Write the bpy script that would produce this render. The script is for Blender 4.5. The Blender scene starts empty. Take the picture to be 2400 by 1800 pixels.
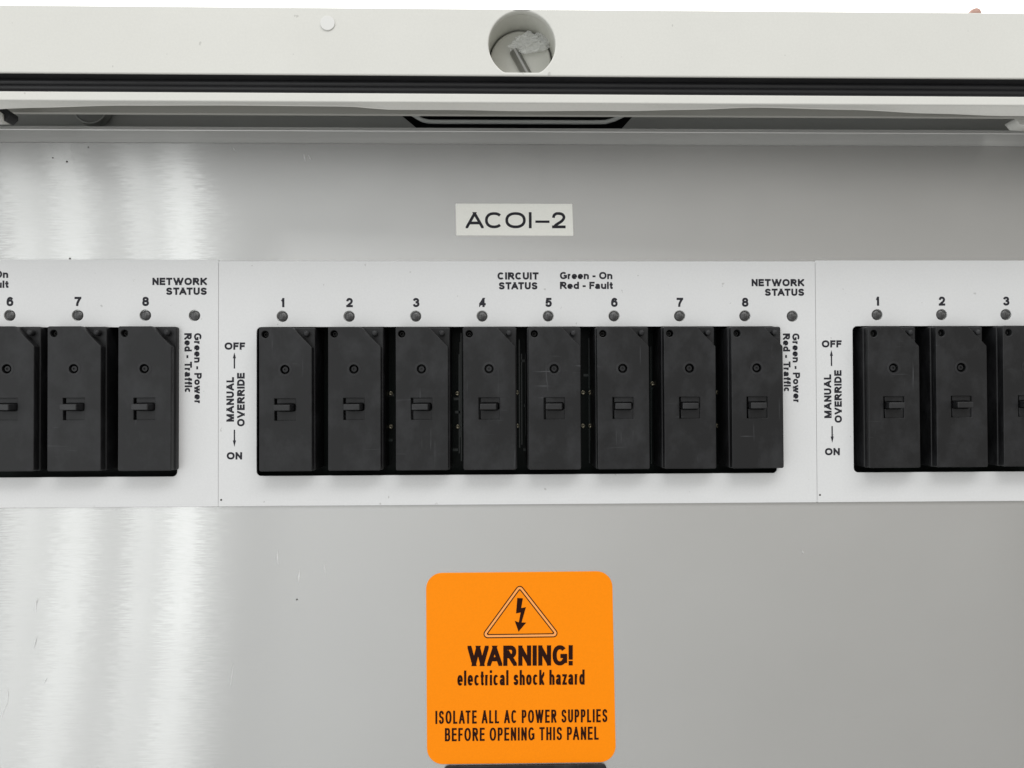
import bpy, bmesh, math, random
from mathutils import Vector, Matrix
random.seed(7)
SC = bpy.context.scene
COL = SC.collection

# ------------------------------------------------------------------ camera, world, lights
DIST = 0.236
FPX = 1813.0                                   # focal length in pixels of the 2400 px wide photograph
YAW, PITCH, ROLL = math.radians(1.328), math.radians(0.739), math.radians(-0.202)
fw = Vector((math.sin(YAW) * math.cos(PITCH), math.cos(YAW) * math.cos(PITCH), math.sin(PITCH)))
rt = Vector((math.cos(YAW), -math.sin(YAW), 0))
up = rt.cross(fw)
cr, sr = math.cos(ROLL), math.sin(ROLL)
RT, UP = rt * cr + up * sr, up * cr - rt * sr
cam_data = bpy.data.cameras.new('camera')
cam = bpy.data.objects.new('camera', cam_data)
COL.objects.link(cam)
cam_data.sensor_fit = 'HORIZONTAL'
cam_data.sensor_width = 36.0
cam_data.lens = 36.0 * FPX / 2400.0
cam_data.clip_start = 0.01
cam_data.clip_end = 50
cam.matrix_world = Matrix(((RT.x, UP.x, -fw.x, 0), (RT.y, UP.y, -fw.y, -DIST), (RT.z, UP.z, -fw.z, 0), (0, 0, 0, 1)))
SC.camera = cam

W = bpy.data.worlds.new('World')
SC.world = W
W.use_nodes = True
wn, wl = W.node_tree.nodes, W.node_tree.links
wn.clear()
w_out = wn.new('ShaderNodeOutputWorld')
w_bg = wn.new('ShaderNodeBackground')
w_tc = wn.new('ShaderNodeTexCoord')
w_sep = wn.new('ShaderNodeSeparateXYZ')
wl.new(w_tc.outputs['Generated'], w_sep.inputs[0])


def wmap(src, a, b, c, d):
    n = wn.new('ShaderNodeMapRange')
    n.interpolation_type = 'SMOOTHSTEP'
    wl.new(src, n.inputs['Value'])
    for k, v in zip(('From Min', 'From Max', 'To Min', 'To Max'), (a, b, c, d)):
        n.inputs[k].default_value = v
    return n.outputs['Result']


def wmath(op, a, b):
    n = wn.new('ShaderNodeMath')
    n.operation = op
    for i, v in enumerate((a, b)):
        if isinstance(v, (int, float)):
            n.inputs[i].default_value = v
        else:
            wl.new(v, n.inputs[i])
    return n.outputs[0]


# a pale room: white ceiling and white wall behind the cabinet, dimmer towards the floor and towards the right
w_lo = wmap(w_sep.outputs['X'], -0.75, 0.65, 0.78, 0.36)
w_hi = wmap(w_sep.outputs['X'], -0.8, 0.8, 0.75, 0.54)
w_t = wmap(w_sep.outputs['Z'], 0.0, 0.6, 0.0, 1.0)
w_floor = wmap(w_sep.outputs['Z'], -0.9, -0.05, 0.62, 1.0)
w_room = wmath('ADD', wmath('MULTIPLY', wmath('MULTIPLY', w_lo, w_floor), wmath('SUBTRACT', 1.0, w_t)), wmath('MULTIPLY', w_hi, w_t))
w_back = wmap(w_sep.outputs['Y'], 0.25, 0.6, 0.0, 1.3)
wl.new(wmath('ADD', w_room, w_back), w_bg.inputs['Strength'])
w_mix = wn.new('ShaderNodeMix')
w_mix.data_type = 'RGBA'
wl.new(wmap(w_sep.outputs['X'], -0.4, 0.6, 0.0, 1.0), w_mix.inputs[0])
w_mix.inputs[6].default_value = (0.985, 1.0, 1.0, 1)
w_mix.inputs[7].default_value = (1.0, 0.975, 0.935, 1)
wl.new(w_mix.outputs[2], w_bg.inputs['Color'])
wl.new(w_bg.outputs[0], w_out.inputs[0])


STRIP, SLANT = 0.25, 0.0


def area_light(name, loc, target, sx, sy, power, color=(1, 1, 1), roll=0.0):
    d = bpy.data.lights.new(name, 'AREA')
    d.shape = 'RECTANGLE'
    d.size, d.size_y, d.energy, d.color = sx, sy, power, color
    o = bpy.data.objects.new(name, d)
    COL.objects.link(o)
    q = (Vector(target) - Vector(loc)).to_track_quat('-Z', 'Y')
    o.matrix_world = Matrix.Translation(loc) @ q.to_matrix().to_4x4() @ Matrix.Rotation(roll, 4, 'Z')
    return o


# ceiling panel above and in front of the cabinet, and the tall bright strips of the glazing to its left
area_light('ceiling_light', (0.30, -0.85, 1.25), (0.10, 0, 0), 1.7, 0.40, 8.2, (1.0, 1.0, 1.0))
for xp, wd, pw in ((-0.1420, 0.0090, 0.75), (-0.1265, 0.0085, 0.9), (-0.1065, 0.0062, 0.95), (-0.0940, 0.0090, 1.0)):
    k = (1.15 + DIST) / DIST
    d = bpy.data.lights.new('window_strip', 'AREA')
    d.shape = 'RECTANGLE'
    d.size, d.size_y = wd * k, 1.8
    d.energy = STRIP * pw * wd / 0.008
    d.color = (0.97, 1.0, 1.0)
    o = bpy.data.objects.new('window_strip', d)
    COL.objects.link(o)
    loc = Vector((xp * k, -1.15, 0.0))
    zv = (loc - Vector((xp, 0, loc.z))).normalized()
    o.matrix_world = Matrix.Translation(loc) @ zv.to_track_quat('Z', 'Y').to_matrix().to_4x4() @ Matrix.Rotation(math.radians(SLANT), 4, 'Z')

SC.view_settings.view_transform = 'Standard'
SC.view_settings.look = 'None'
SC.view_settings.exposure = 0.52
SC.view_settings.gamma = 1.0


# ------------------------------------------------------------------ measuring: photograph pixel -> point of a plane parallel to the panel
def P(px, py, Y=0.0):
    d = fw * FPX + RT * (px - 1200) + UP * (900 - py)
    t = (Y + DIST) / d.y
    return Vector((d.x * t, Y, d.z * t))


def Q(px, py, Y=0.0):
    p = P(px, py, Y)
    return (p.x, p.z)


MM = 0.001
PX = DIST / FPX                                # metres per photograph pixel on the panel
Z4 = 2400.0 / 2212.0


# ------------------------------------------------------------------ materials
def mat(name, color, rough=0.5, metal=0.0, **kw):
    m = bpy.data.materials.new(name)
    m.use_nodes = True
    b = m.node_tree.nodes['Principled BSDF']
    b.inputs['Base Color'].default_value = (*color, 1)
    b.inputs['Roughness'].default_value = rough
    b.inputs['Metallic'].default_value = metal
    for k, v in kw.items():
        b.inputs[k].default_value = v
    return m


class NT:
    def __init__(s, m):
        s.n, s.l = m.node_tree.nodes, m.node_tree.links
        s.b = s.n['Principled BSDF']
        s.tc = s.n.new('ShaderNodeTexCoord').outputs['Object']

    def link(s, a, b):
        s.l.new(a, b)

    def noise(s, scale, detail=4, rough=0.55, loc=(0, 0, 0), dist=0.0, rot=(0, 0, 0)):
        mp = s.n.new('ShaderNodeMapping')
        mp.inputs['Scale'].default_value = scale
        mp.inputs['Location'].default_value = loc
        mp.inputs['Rotation'].default_value = rot
        s.link(s.tc, mp.inputs[0])
        nz = s.n.new('ShaderNodeTexNoise')
        nz.inputs['Scale'].default_value = 1.0
        nz.inputs['Detail'].default_value = detail
        nz.inputs['Roughness'].default_value = rough
        nz.inputs['Distortion'].default_value = dist
        s.link(mp.outputs[0], nz.inputs['Vector'])
        return nz.outputs['Fac']

    def ramp(s, f, stops):
        r = s.n.new('ShaderNodeValToRGB')
        e = r.color_ramp.elements
        while len(e) < len(stops):
            e.new(0.5)
        for el, (p, c) in zip(e, stops):
            el.position = p
            el.color = (*c, 1) if not isinstance(c, (int, float)) else (c, c, c, 1)
        s.link(f, r.inputs[0])
        return r.outputs[0]

    def math(s, op, a, b):
        n = s.n.new('ShaderNodeMath')
        n.operation = op
        for i, v in enumerate((a, b)):
            if isinstance(v, (int, float)):
                n.inputs[i].default_value = v
            else:
                s.link(v, n.inputs[i])
        return n.outputs[0]

    def range(s, f, a, b, c, d):
        n = s.n.new('ShaderNodeMapRange')
        s.link(f, n.inputs['Value'])
        for k, v in zip(('From Min', 'From Max', 'To Min', 'To Max'), (a, b, c, d)):
            n.inputs[k].default_value = v
        return n.outputs['Result']

    def bump(s, h, strength, dist):
        b = s.n.new('ShaderNodeBump')
        b.inputs['Strength'].default_value = strength
        b.inputs['Distance'].default_value = dist
        s.link(h, b.inputs['Height'])
        s.link(b.outputs[0], s.b.inputs['Normal'])
        return b


def brushed(name, base, alpha, aniso, dull=0.22):
    m = mat(name, base, 0.4, 1.0)
    t = NT(m)
    g = t.n.new('ShaderNodeBsdfAnisotropic')
    g.distribution = 'GGX'
    tan = t.n.new('ShaderNodeCombineXYZ')
    tan.inputs[TAN_AXIS].default_value = 1.0
    t.link(tan.outputs[0], g.inputs['Tangent'])
    g.inputs['Anisotropy'].default_value = aniso
    hair = t.noise((230, 230, 2500), 4, 0.65)
    hair2 = t.noise((45, 45, 5200), 3, 0.6, (3, 1, 7))
    blot = t.noise((30, 30, 40), 3, 0.5, (9, 2, 1))
    mixh = t.math('ADD', t.math('MULTIPLY', hair, 0.85), t.math('MULTIPLY', hair2, 0.15))
    r0 = math.sqrt(alpha)
    t.link(t.math('ADD', t.range(hair2, 0.3, 0.7, r0 * 0.95, r0 * 1.05), t.range(blot, 0.3, 0.7, -0.07 * r0, 0.07 * r0)), g.inputs['Roughness'])
    col = t.ramp(mixh, [(0.25, tuple(c * 0.975 for c in base)), (0.75, tuple(min(1, c * 1.025) for c in base))])
    t.link(col, g.inputs['Color'])
    # every hairline leans a little to one side, so the reflected bands break up into fine horizontal streaks
    tilt = t.n.new('ShaderNodeCombineXYZ')
    t.link(t.range(mixh, 0.0, 1.0, -HAIR, HAIR), tilt.inputs[0])
    geo = t.n.new('ShaderNodeNewGeometry')
    add = t.n.new('ShaderNodeVectorMath')
    add.operation = 'ADD'
    t.link(geo.outputs['Normal'], add.inputs[0])
    t.link(tilt.outputs[0], add.inputs[1])
    nrm = t.n.new('ShaderNodeVectorMath')
    nrm.operation = 'NORMALIZE'
    t.link(add.outputs[0], nrm.inputs[0])
    t.link(nrm.outputs[0], g.inputs['Normal'])
    df = t.n.new('ShaderNodeBsdfDiffuse')
    t.link(col, df.inputs['Color'])
    mx = t.n.new('ShaderNodeMixShader')
    mx.inputs[0].default_value = dull
    t.link(g.outputs[0], mx.inputs[1])
    t.link(df.outputs[0], mx.inputs[2])
    out = t.n['Material Output']
    t.link(mx.outputs[0], out.inputs['Surface'])
    t.n.remove(t.b)
    return m


TAN_AXIS = 2
HAIR = 0.028
ANI = -0.82
M = {}
M['alu'] = brushed('brushed_aluminium', (0.565, 0.566, 0.553), 0.044, ANI)
M['alu_flange'] = brushed('brushed_aluminium_lightened', (0.80, 0.80, 0.785), 0.036, ANI, 0.5)  # panel metal lightened in colour to make up for shade under the frame
M['alu_plain'] = mat('aluminium_edge', (0.55, 0.555, 0.54), 0.42, 1.0)


def painted(name, c, rough, speck=0.0, wob=0.03, bump=0.06):
    m = mat(name, c, rough)
    t = NT(m)
    a = t.noise((25, 25, 25), 5, 0.6)
    col = t.ramp(a, [(0.3, tuple(x * (1 - wob) for x in c)), (0.7, tuple(min(1, x * (1 + wob * 0.6)) for x in c))])
    if speck:
        v = t.noise((420, 420, 420), 2, 0.5, (4, 4, 1))
        mk = t.ramp(v, [(0.225, 1.0), (0.245, 0.0)])
        mx = t.n.new('ShaderNodeMix')
        mx.data_type = 'RGBA'
        t.link(t.math('MULTIPLY', mk, speck), mx.inputs[0])
        t.link(col, mx.inputs[6])
        mx.inputs[7].default_value = (0.2, 0.19, 0.17, 1)
        col = mx.outputs[2]
    gr = t.n.new('ShaderNodeMix')
    gr.data_type = 'RGBA'
    gr.blend_type = 'MULTIPLY'
    gr.inputs[0].default_value = 1.0
    t.link(col, gr.inputs[6])
    t.link(t.ramp(t.noise((1500, 1500, 1500), 3, 0.7, (7, 7, 3)), [(0.3, 0.955), (0.7, 1.0)]), gr.inputs[7])
    t.link(gr.outputs[2], t.b.inputs['Base Color'])
    t.link(t.range(t.noise((60, 60, 60), 4, 0.6, (1, 5, 2)), 0.3, 0.7, rough - 0.06, rough + 0.08), t.b.inputs['Roughness'])
    t.bump(t.noise((900, 900, 900), 2, 0.5), bump, 0.00008)
    return m


M['paint'] = painted('cream_white_paint', (0.69, 0.687, 0.645), 0.34, 0.3)
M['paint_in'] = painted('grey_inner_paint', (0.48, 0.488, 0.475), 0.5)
M['rod'] = mat('pale_grey_rod_paint', (0.62, 0.64, 0.62), 0.4)
M['hole_disc'] = mat('dark_hole_grey', (0.28, 0.285, 0.28), 0.6)
M['shade_grey'] = mat('underside_shade_grey', (0.44, 0.435, 0.40), 0.5)  # grey carries the shade of the underside's rear zone
M['plate'] = painted('white_plastic_film', (0.70, 0.705, 0.705), 0.42, 0.35, 0.02, 0.12)
M['label'] = painted('white_label_tape', (0.92, 0.92, 0.86), 0.4, 0, 0.015)
M['orange'] = painted('orange_vinyl', (1.0, 0.27, 0.0), 0.5, 0, 0.012, 0.05)
M['orange'].node_tree.nodes['Principled BSDF'].inputs['Specular IOR Level'].default_value = 0.15
M['orange_pale'] = mat('pale_orange_print', (0.98, 0.38, 0.09), 0.42)
M['ink'] = mat('black_print', (0.022, 0.022, 0.028), 0.6, **{'Specular IOR Level': 0.2})
M['ink_brown'] = mat('dark_brown_print', (0.022, 0.004, 0.0015), 0.6, **{'Specular IOR Level': 0.12})
M['rubber'] = painted('black_rubber', (0.020, 0.020, 0.022), 0.55, 0, 0.2, 0.3)
M['dark'] = mat('black_void', (0.006, 0.006, 0.007), 0.7)  # near-black sheet seen through the handle cut-out
M['gap'] = mat('seam_shadow_gap', (0.05, 0.05, 0.05), 0.8)


def black_plastic(name, c, rough):
    # grain is laid out in the room's own coordinates, so no two modules wear alike
    m = mat(name, (c, c * 1.01, c * 1.10), rough, **{'Specular IOR Level': 0.36})
    t = NT(m)
    oi = t.n.new('ShaderNodeNewGeometry')
    t.tc = oi.outputs['Position']
    # fine moulded grain, dusty bloom and a few long pale scuffs
    dust = t.noise((120, 120, 90), 6, 0.65, (2, 3, 1))
    scr = t.noise((900, 900, 45), 2, 0.5, (5, 2, 8), 0.4, (0, 0.5, 0))
    scr2 = t.noise((60, 60, 1100), 2, 0.5, (1, 9, 3), 0.6, (0, 0.35, 0))
    d = t.ramp(dust, [(0.45, 0.0), (0.8, 1.0)])
    s = t.ramp(scr, [(0.66, 0.0), (0.74, 1.0)])
    s2 = t.ramp(scr2, [(0.67, 0.0), (0.75, 1.0)])
    patch = t.ramp(t.noise((55, 55, 55), 3, 0.5, (8, 1, 4)), [(0.54, 0.0), (0.66, 1.0)])
    f = t.math('ADD', t.math('MULTIPLY', d, 0.14), t.math('MULTIPLY', t.math('MULTIPLY', t.math('MAXIMUM', s, s2), patch), 0.30))
    t.link(t.ramp(f, [(0.0, (c, c * 1.01, c * 1.10)), (1.0, (0.15, 0.155, 0.165))]), t.b.inputs['Base Color'])
    t.link(t.range(dust, 0.3, 0.7, rough - 0.05, rough + 0.07), t.b.inputs['Roughness'])
    t.bump(t.noise((3500, 3500, 3500), 2, 0.6), 0.25, 0.00005)
    return m


M['plastic'] = black_plastic('black_moulded_plastic', 0.0075, 0.46)
M['plastic_side'] = black_plastic('black_smooth_plastic', 0.008, 0.40)
M['toggle'] = black_plastic('black_toggle_plastic', 0.011, 0.36)
M['toggle'].node_tree.nodes['Principled BSDF'].inputs['Specular IOR Level'].default_value = 0.45
M['pin'] = mat('dull_steel_pin', (0.09, 0.09, 0.09), 0.42, 0.6)
M['screw'] = mat('blackened_screw', (0.02, 0.02, 0.02), 0.4, 0.7)


def lens_mat():
    m = mat('unlit_lamp_lens', (0.10, 0.10, 0.10), 0.22)
    t = NT(m)
    a = t.noise((1400, 1400, 1400), 3, 0.6)
    t.link(t.ramp(a, [(0.3, 0.03), (0.52, 0.06), (0.75, 0.17)]), t.b.inputs['Base Color'])
    t.bump(a, 0.5, 0.0002)
    return m


M['lens'] = lens_mat()
M['board'] = painted('dark_green_circuit_board', (0.003, 0.006, 0.005), 0.4)
M['board'].node_tree.nodes['Principled BSDF'].inputs['Specular IOR Level'].default_value = 0.12
M['trace'] = mat('dark_trace_mask', (0.006, 0.014, 0.012), 0.3)
M['solder'] = mat('solder_tin', (0.26, 0.24, 0.18), 0.35, 1.0)
M['collar'] = black_plastic('black_collar_plastic', 0.013, 0.5)
M['lock'] = painted('pale_grey_lock_paint', (0.62, 0.62, 0.57), 0.38)
M['steel'] = mat('dark_steel', (0.28, 0.28, 0.265), 0.35, 0.8)
M['film'] = mat('clear_plastic_film', (0.85, 0.86, 0.84), 0.10, 0.0, Alpha=0.33)
M['dot'] = mat('clear_round_sticker_film', (0.71, 0.71, 0.69), 0.35)
M['knob'] = mat('brown_pink_plastic', (0.42, 0.25, 0.20), 0.5)
M['scuff'] = mat('pale_scuff', (0.75, 0.75, 0.74), 0.5, 0.6)
M['scuff_dark'] = mat('dark_scuff', (0.5, 0.5, 0.49), 0.5, 0.5)
M['speck'] = mat('dirt_speck', (0.05, 0.045, 0.04), 0.8)


# ------------------------------------------------------------------ objects
def link(o, parent=None):
    COL.objects.link(o)
    if parent:
        o.parent = parent
    return o


def empty(name, loc=(0, 0, 0)):
    o = bpy.data.objects.new(name, None)
    o.empty_display_size = 0.01
    o.location = loc
    return link(o)


def tag(o, label, cat=None, group=None, kind=None):
    o['label'] = label
    if cat:
        o['category'] = cat
    if group:
        o['group'] = group
    if kind:
        o['kind'] = kind
    return o


def mesh_obj(name, me, m, parent=None, loc=(0, 0, 0), smooth=False):
    me.materials.clear()
    me.materials.append(M[m])
    if smooth:
        for p in me.polygons:
            p.use_smooth = True
    o = bpy.data.objects.new(name, me)
    o.location = loc
    return link(o, parent)


def fill_mesh(name, loops, y_front, thick, bevel=0.0, res=2):
    """closed outlines (x,z) in metres, even-odd filled, front face at y_front, facing the camera (-Y)"""
    cu = bpy.data.curves.new(name, 'CURVE')
    cu.dimensions = '2D'
    cu.fill_mode = 'BOTH'
    S = 1000.0                                 # work in millimetres so the filler keeps its precision
    for lp in loops:
        sp = cu.splines.new('POLY')
        sp.points.add(len(lp) - 1)
        for pt, (x, z) in zip(sp.points, lp):
            pt.co = (x * S, z * S, 0, 1)
        sp.use_cyclic_u = True
    cu.extrude = max((thick / 2 - bevel) * S, 0)
    if bevel:
        cu.bevel_depth = bevel * S
        cu.bevel_resolution = res
        cu.offset = -bevel * S
    o = bpy.data.objects.new(name, cu)
    COL.objects.link(o)
    bpy.context.view_layer.update()
    me = bpy.data.meshes.new_from_object(o.evaluated_get(bpy.context.evaluated_depsgraph_get()))
    COL.objects.unlink(o)
    bpy.data.objects.remove(o)
    bpy.data.curves.remove(cu)
    me.name = name
    for v in me.vertices:
        x, y, z = v.co
        v.co = (x / S, y_front + thick / 2 - z / S, y / S)
    return me


def circle(cx, cz, r, n=40, rz=None):
    rz = rz or r
    return [(cx + r * math.cos(2 * math.pi * i / n), cz + rz * math.sin(2 * math.pi * i / n)) for i in range(n)]


def rrect(x0, z0, x1, z1, r, n=6):
    out = []
    for cx, cz, a in ((x1 - r, z1 - r, 0), (x0 + r, z1 - r, 90), (x0 + r, z0 + r, 180), (x1 - r, z0 + r, 270)):
        for i in range(n + 1):
            t = math.radians(a + 90 * i / n)
            out.append((cx + r * math.cos(t), cz + r * math.sin(t)))
    return out


def round_poly(pts, r, n=7):
    """polygon with rounded corners"""
    out = []
    k = len(pts)
    for i in range(k):
        p, a, b = Vector(pts[i]), Vector(pts[i - 1]), Vector(pts[(i + 1) % k])
        u, v = (a - p).normalized(), (b - p).normalized()
        ang = u.angle(v)
        d = r / math.tan(ang / 2)
        c = p + (u + v).normalized() * (r / math.sin(ang / 2))
        s, e = p + u * d - c, p + v * d - c
        a0 = math.atan2(s.y, s.x)
        a1 = math.atan2(e.y, e.x)
        da = (a1 - a0 + math.pi) % (2 * math.pi) - math.pi
        for j in range(n + 1):
            t = a0 + da * j / n
            out.append((c.x + r * math.cos(t), c.y + r * math.sin(t)))
    return out


def bm_mesh(name, bm):
    me = bpy.data.meshes.new(name)
    bmesh.ops.recalc_face_normals(bm, faces=bm.faces)
    bm.to_mesh(me)
    bm.free()
    return me


def box_mesh(name, x0, x1, y0, y1, z0, z1, bevel=0.0, seg=3):
    bm = bmesh.new()
    bmesh.ops.create_cube(bm, size=1)
    for v in bm.verts:
        v.co = ((x0 + x1) / 2 + v.co.x * (x1 - x0), (y0 + y1) / 2 + v.co.y * (y1 - y0), (z0 + z1) / 2 + v.co.z * (z1 - z0))
    if bevel:
        bmesh.ops.bevel(bm, geom=list(bm.edges), offset=bevel, segments=seg, affect='EDGES', profile=0.5)
    return bm_mesh(name, bm)


def extrude_profile(name, prof, xs, closed=False, wave=None):
    """profile of (y, z) points run along the x positions xs; wave(i, x) may shift a profile point in y, z"""
    bm = bmesh.new()
    rows = []
    for x in xs:
        row = []
        for i, (y, z) in enumerate(prof):
            dy, dz = wave(i, x) if wave else (0, 0)
            row.append(bm.verts.new((x, y + dy, z + dz)))
        rows.append(row)
    n = len(prof)
    for a, b in zip(rows, rows[1:]):
        for i in range(n if closed else n - 1):
            j = (i + 1) % n
            bm.faces.new((a[i], b[i], b[j], a[j]))
    if closed:
        bm.faces.new(rows[0])
        bm.faces.new(rows[-1])
    return bm_mesh(name, bm)


def turned(name, prof, n=36, cap=True):
    """solid of revolution about the Y axis from (radius, y) points"""
    bm = bmesh.new()
    rings = []
    for r, y in prof:
        rings.append([bm.verts.new((r * math.cos(2 * math.pi * i / n), y, r * math.sin(2 * math.pi * i / n))) for i in range(n)])
    for a, b in zip(rings, rings[1:]):
        for i in range(n):
            j = (i + 1) % n
            bm.faces.new((a[i], a[j], b[j], b[i]))
    if cap:
        bm.faces.new(rings[0])
        bm.faces.new(rings[-1])
    return bm_mesh(name, bm)


def tube(name, pts, r, n=12):
    bm = bmesh.new()
    rings = []
    for i, p in enumerate(pts):
        a = pts[max(i - 1, 0)]
        b = pts[min(i + 1, len(pts) - 1)]
        t = (b - a).normalized()
        s = t.cross(Vector((0, 1, 0))).normalized()
        w = s.cross(t)
        rings.append([bm.verts.new(p + (s * math.cos(2 * math.pi * k / n) + w * math.sin(2 * math.pi * k / n)) * r) for k in range(n)])
    for a, b in zip(rings, rings[1:]):
        for k in range(n):
            j = (k + 1) % n
            bm.faces.new((a[k], a[j], b[j], b[k]))
    bm.faces.new(rings[0])
    bm.faces.new(rings[-1])
    return bm_mesh(name, bm)


# ------------------------------------------------------------------ lettering: a small stroke alphabet
def arc(cx, cy, rx, ry, a0, a1, n=None):
    n = n or max(4, int(abs(a1 - a0) / 11))
    e = 2.25
    out = []
    for i in range(n + 1):
        t = math.radians(a0 + (a1 - a0) * i / n)
        c, s = math.cos(t), math.sin(t)
        out.append((cx + rx * math.copysign(abs(c) ** (2 / e), c), cy + ry * math.copysign(abs(s) ** (2 / e), s)))
    return out


def cat_rom(pts, n=7):
    out = []
    for i in range(len(pts) - 1):
        p0, p1, p2, p3 = pts[max(i - 1, 0)], pts[i], pts[i + 1], pts[min(i + 2, len(pts) - 1)]
        for j in range(n):
            t = j / n
            out.append(tuple(0.5 * (2 * p1[k] + (p2[k] - p0[k]) * t + (2 * p0[k] - 5 * p1[k] + 4 * p2[k] - p3[k]) * t * t + (3 * p1[k] - p0[k] - 3 * p2[k] + p3[k]) * t ** 3) for k in (0, 1)))
    return out + [pts[-1]]


S_PATH = cat_rom([(0.97, 0.76), (0.86, 0.93), (0.52, 1.0), (0.16, 0.93), (0.05, 0.75), (0.17, 0.58), (0.52, 0.50), (0.86, 0.41), (0.98, 0.24), (0.85, 0.06), (0.48, 0.0), (0.13, 0.06), (0.0, 0.25)])
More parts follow.
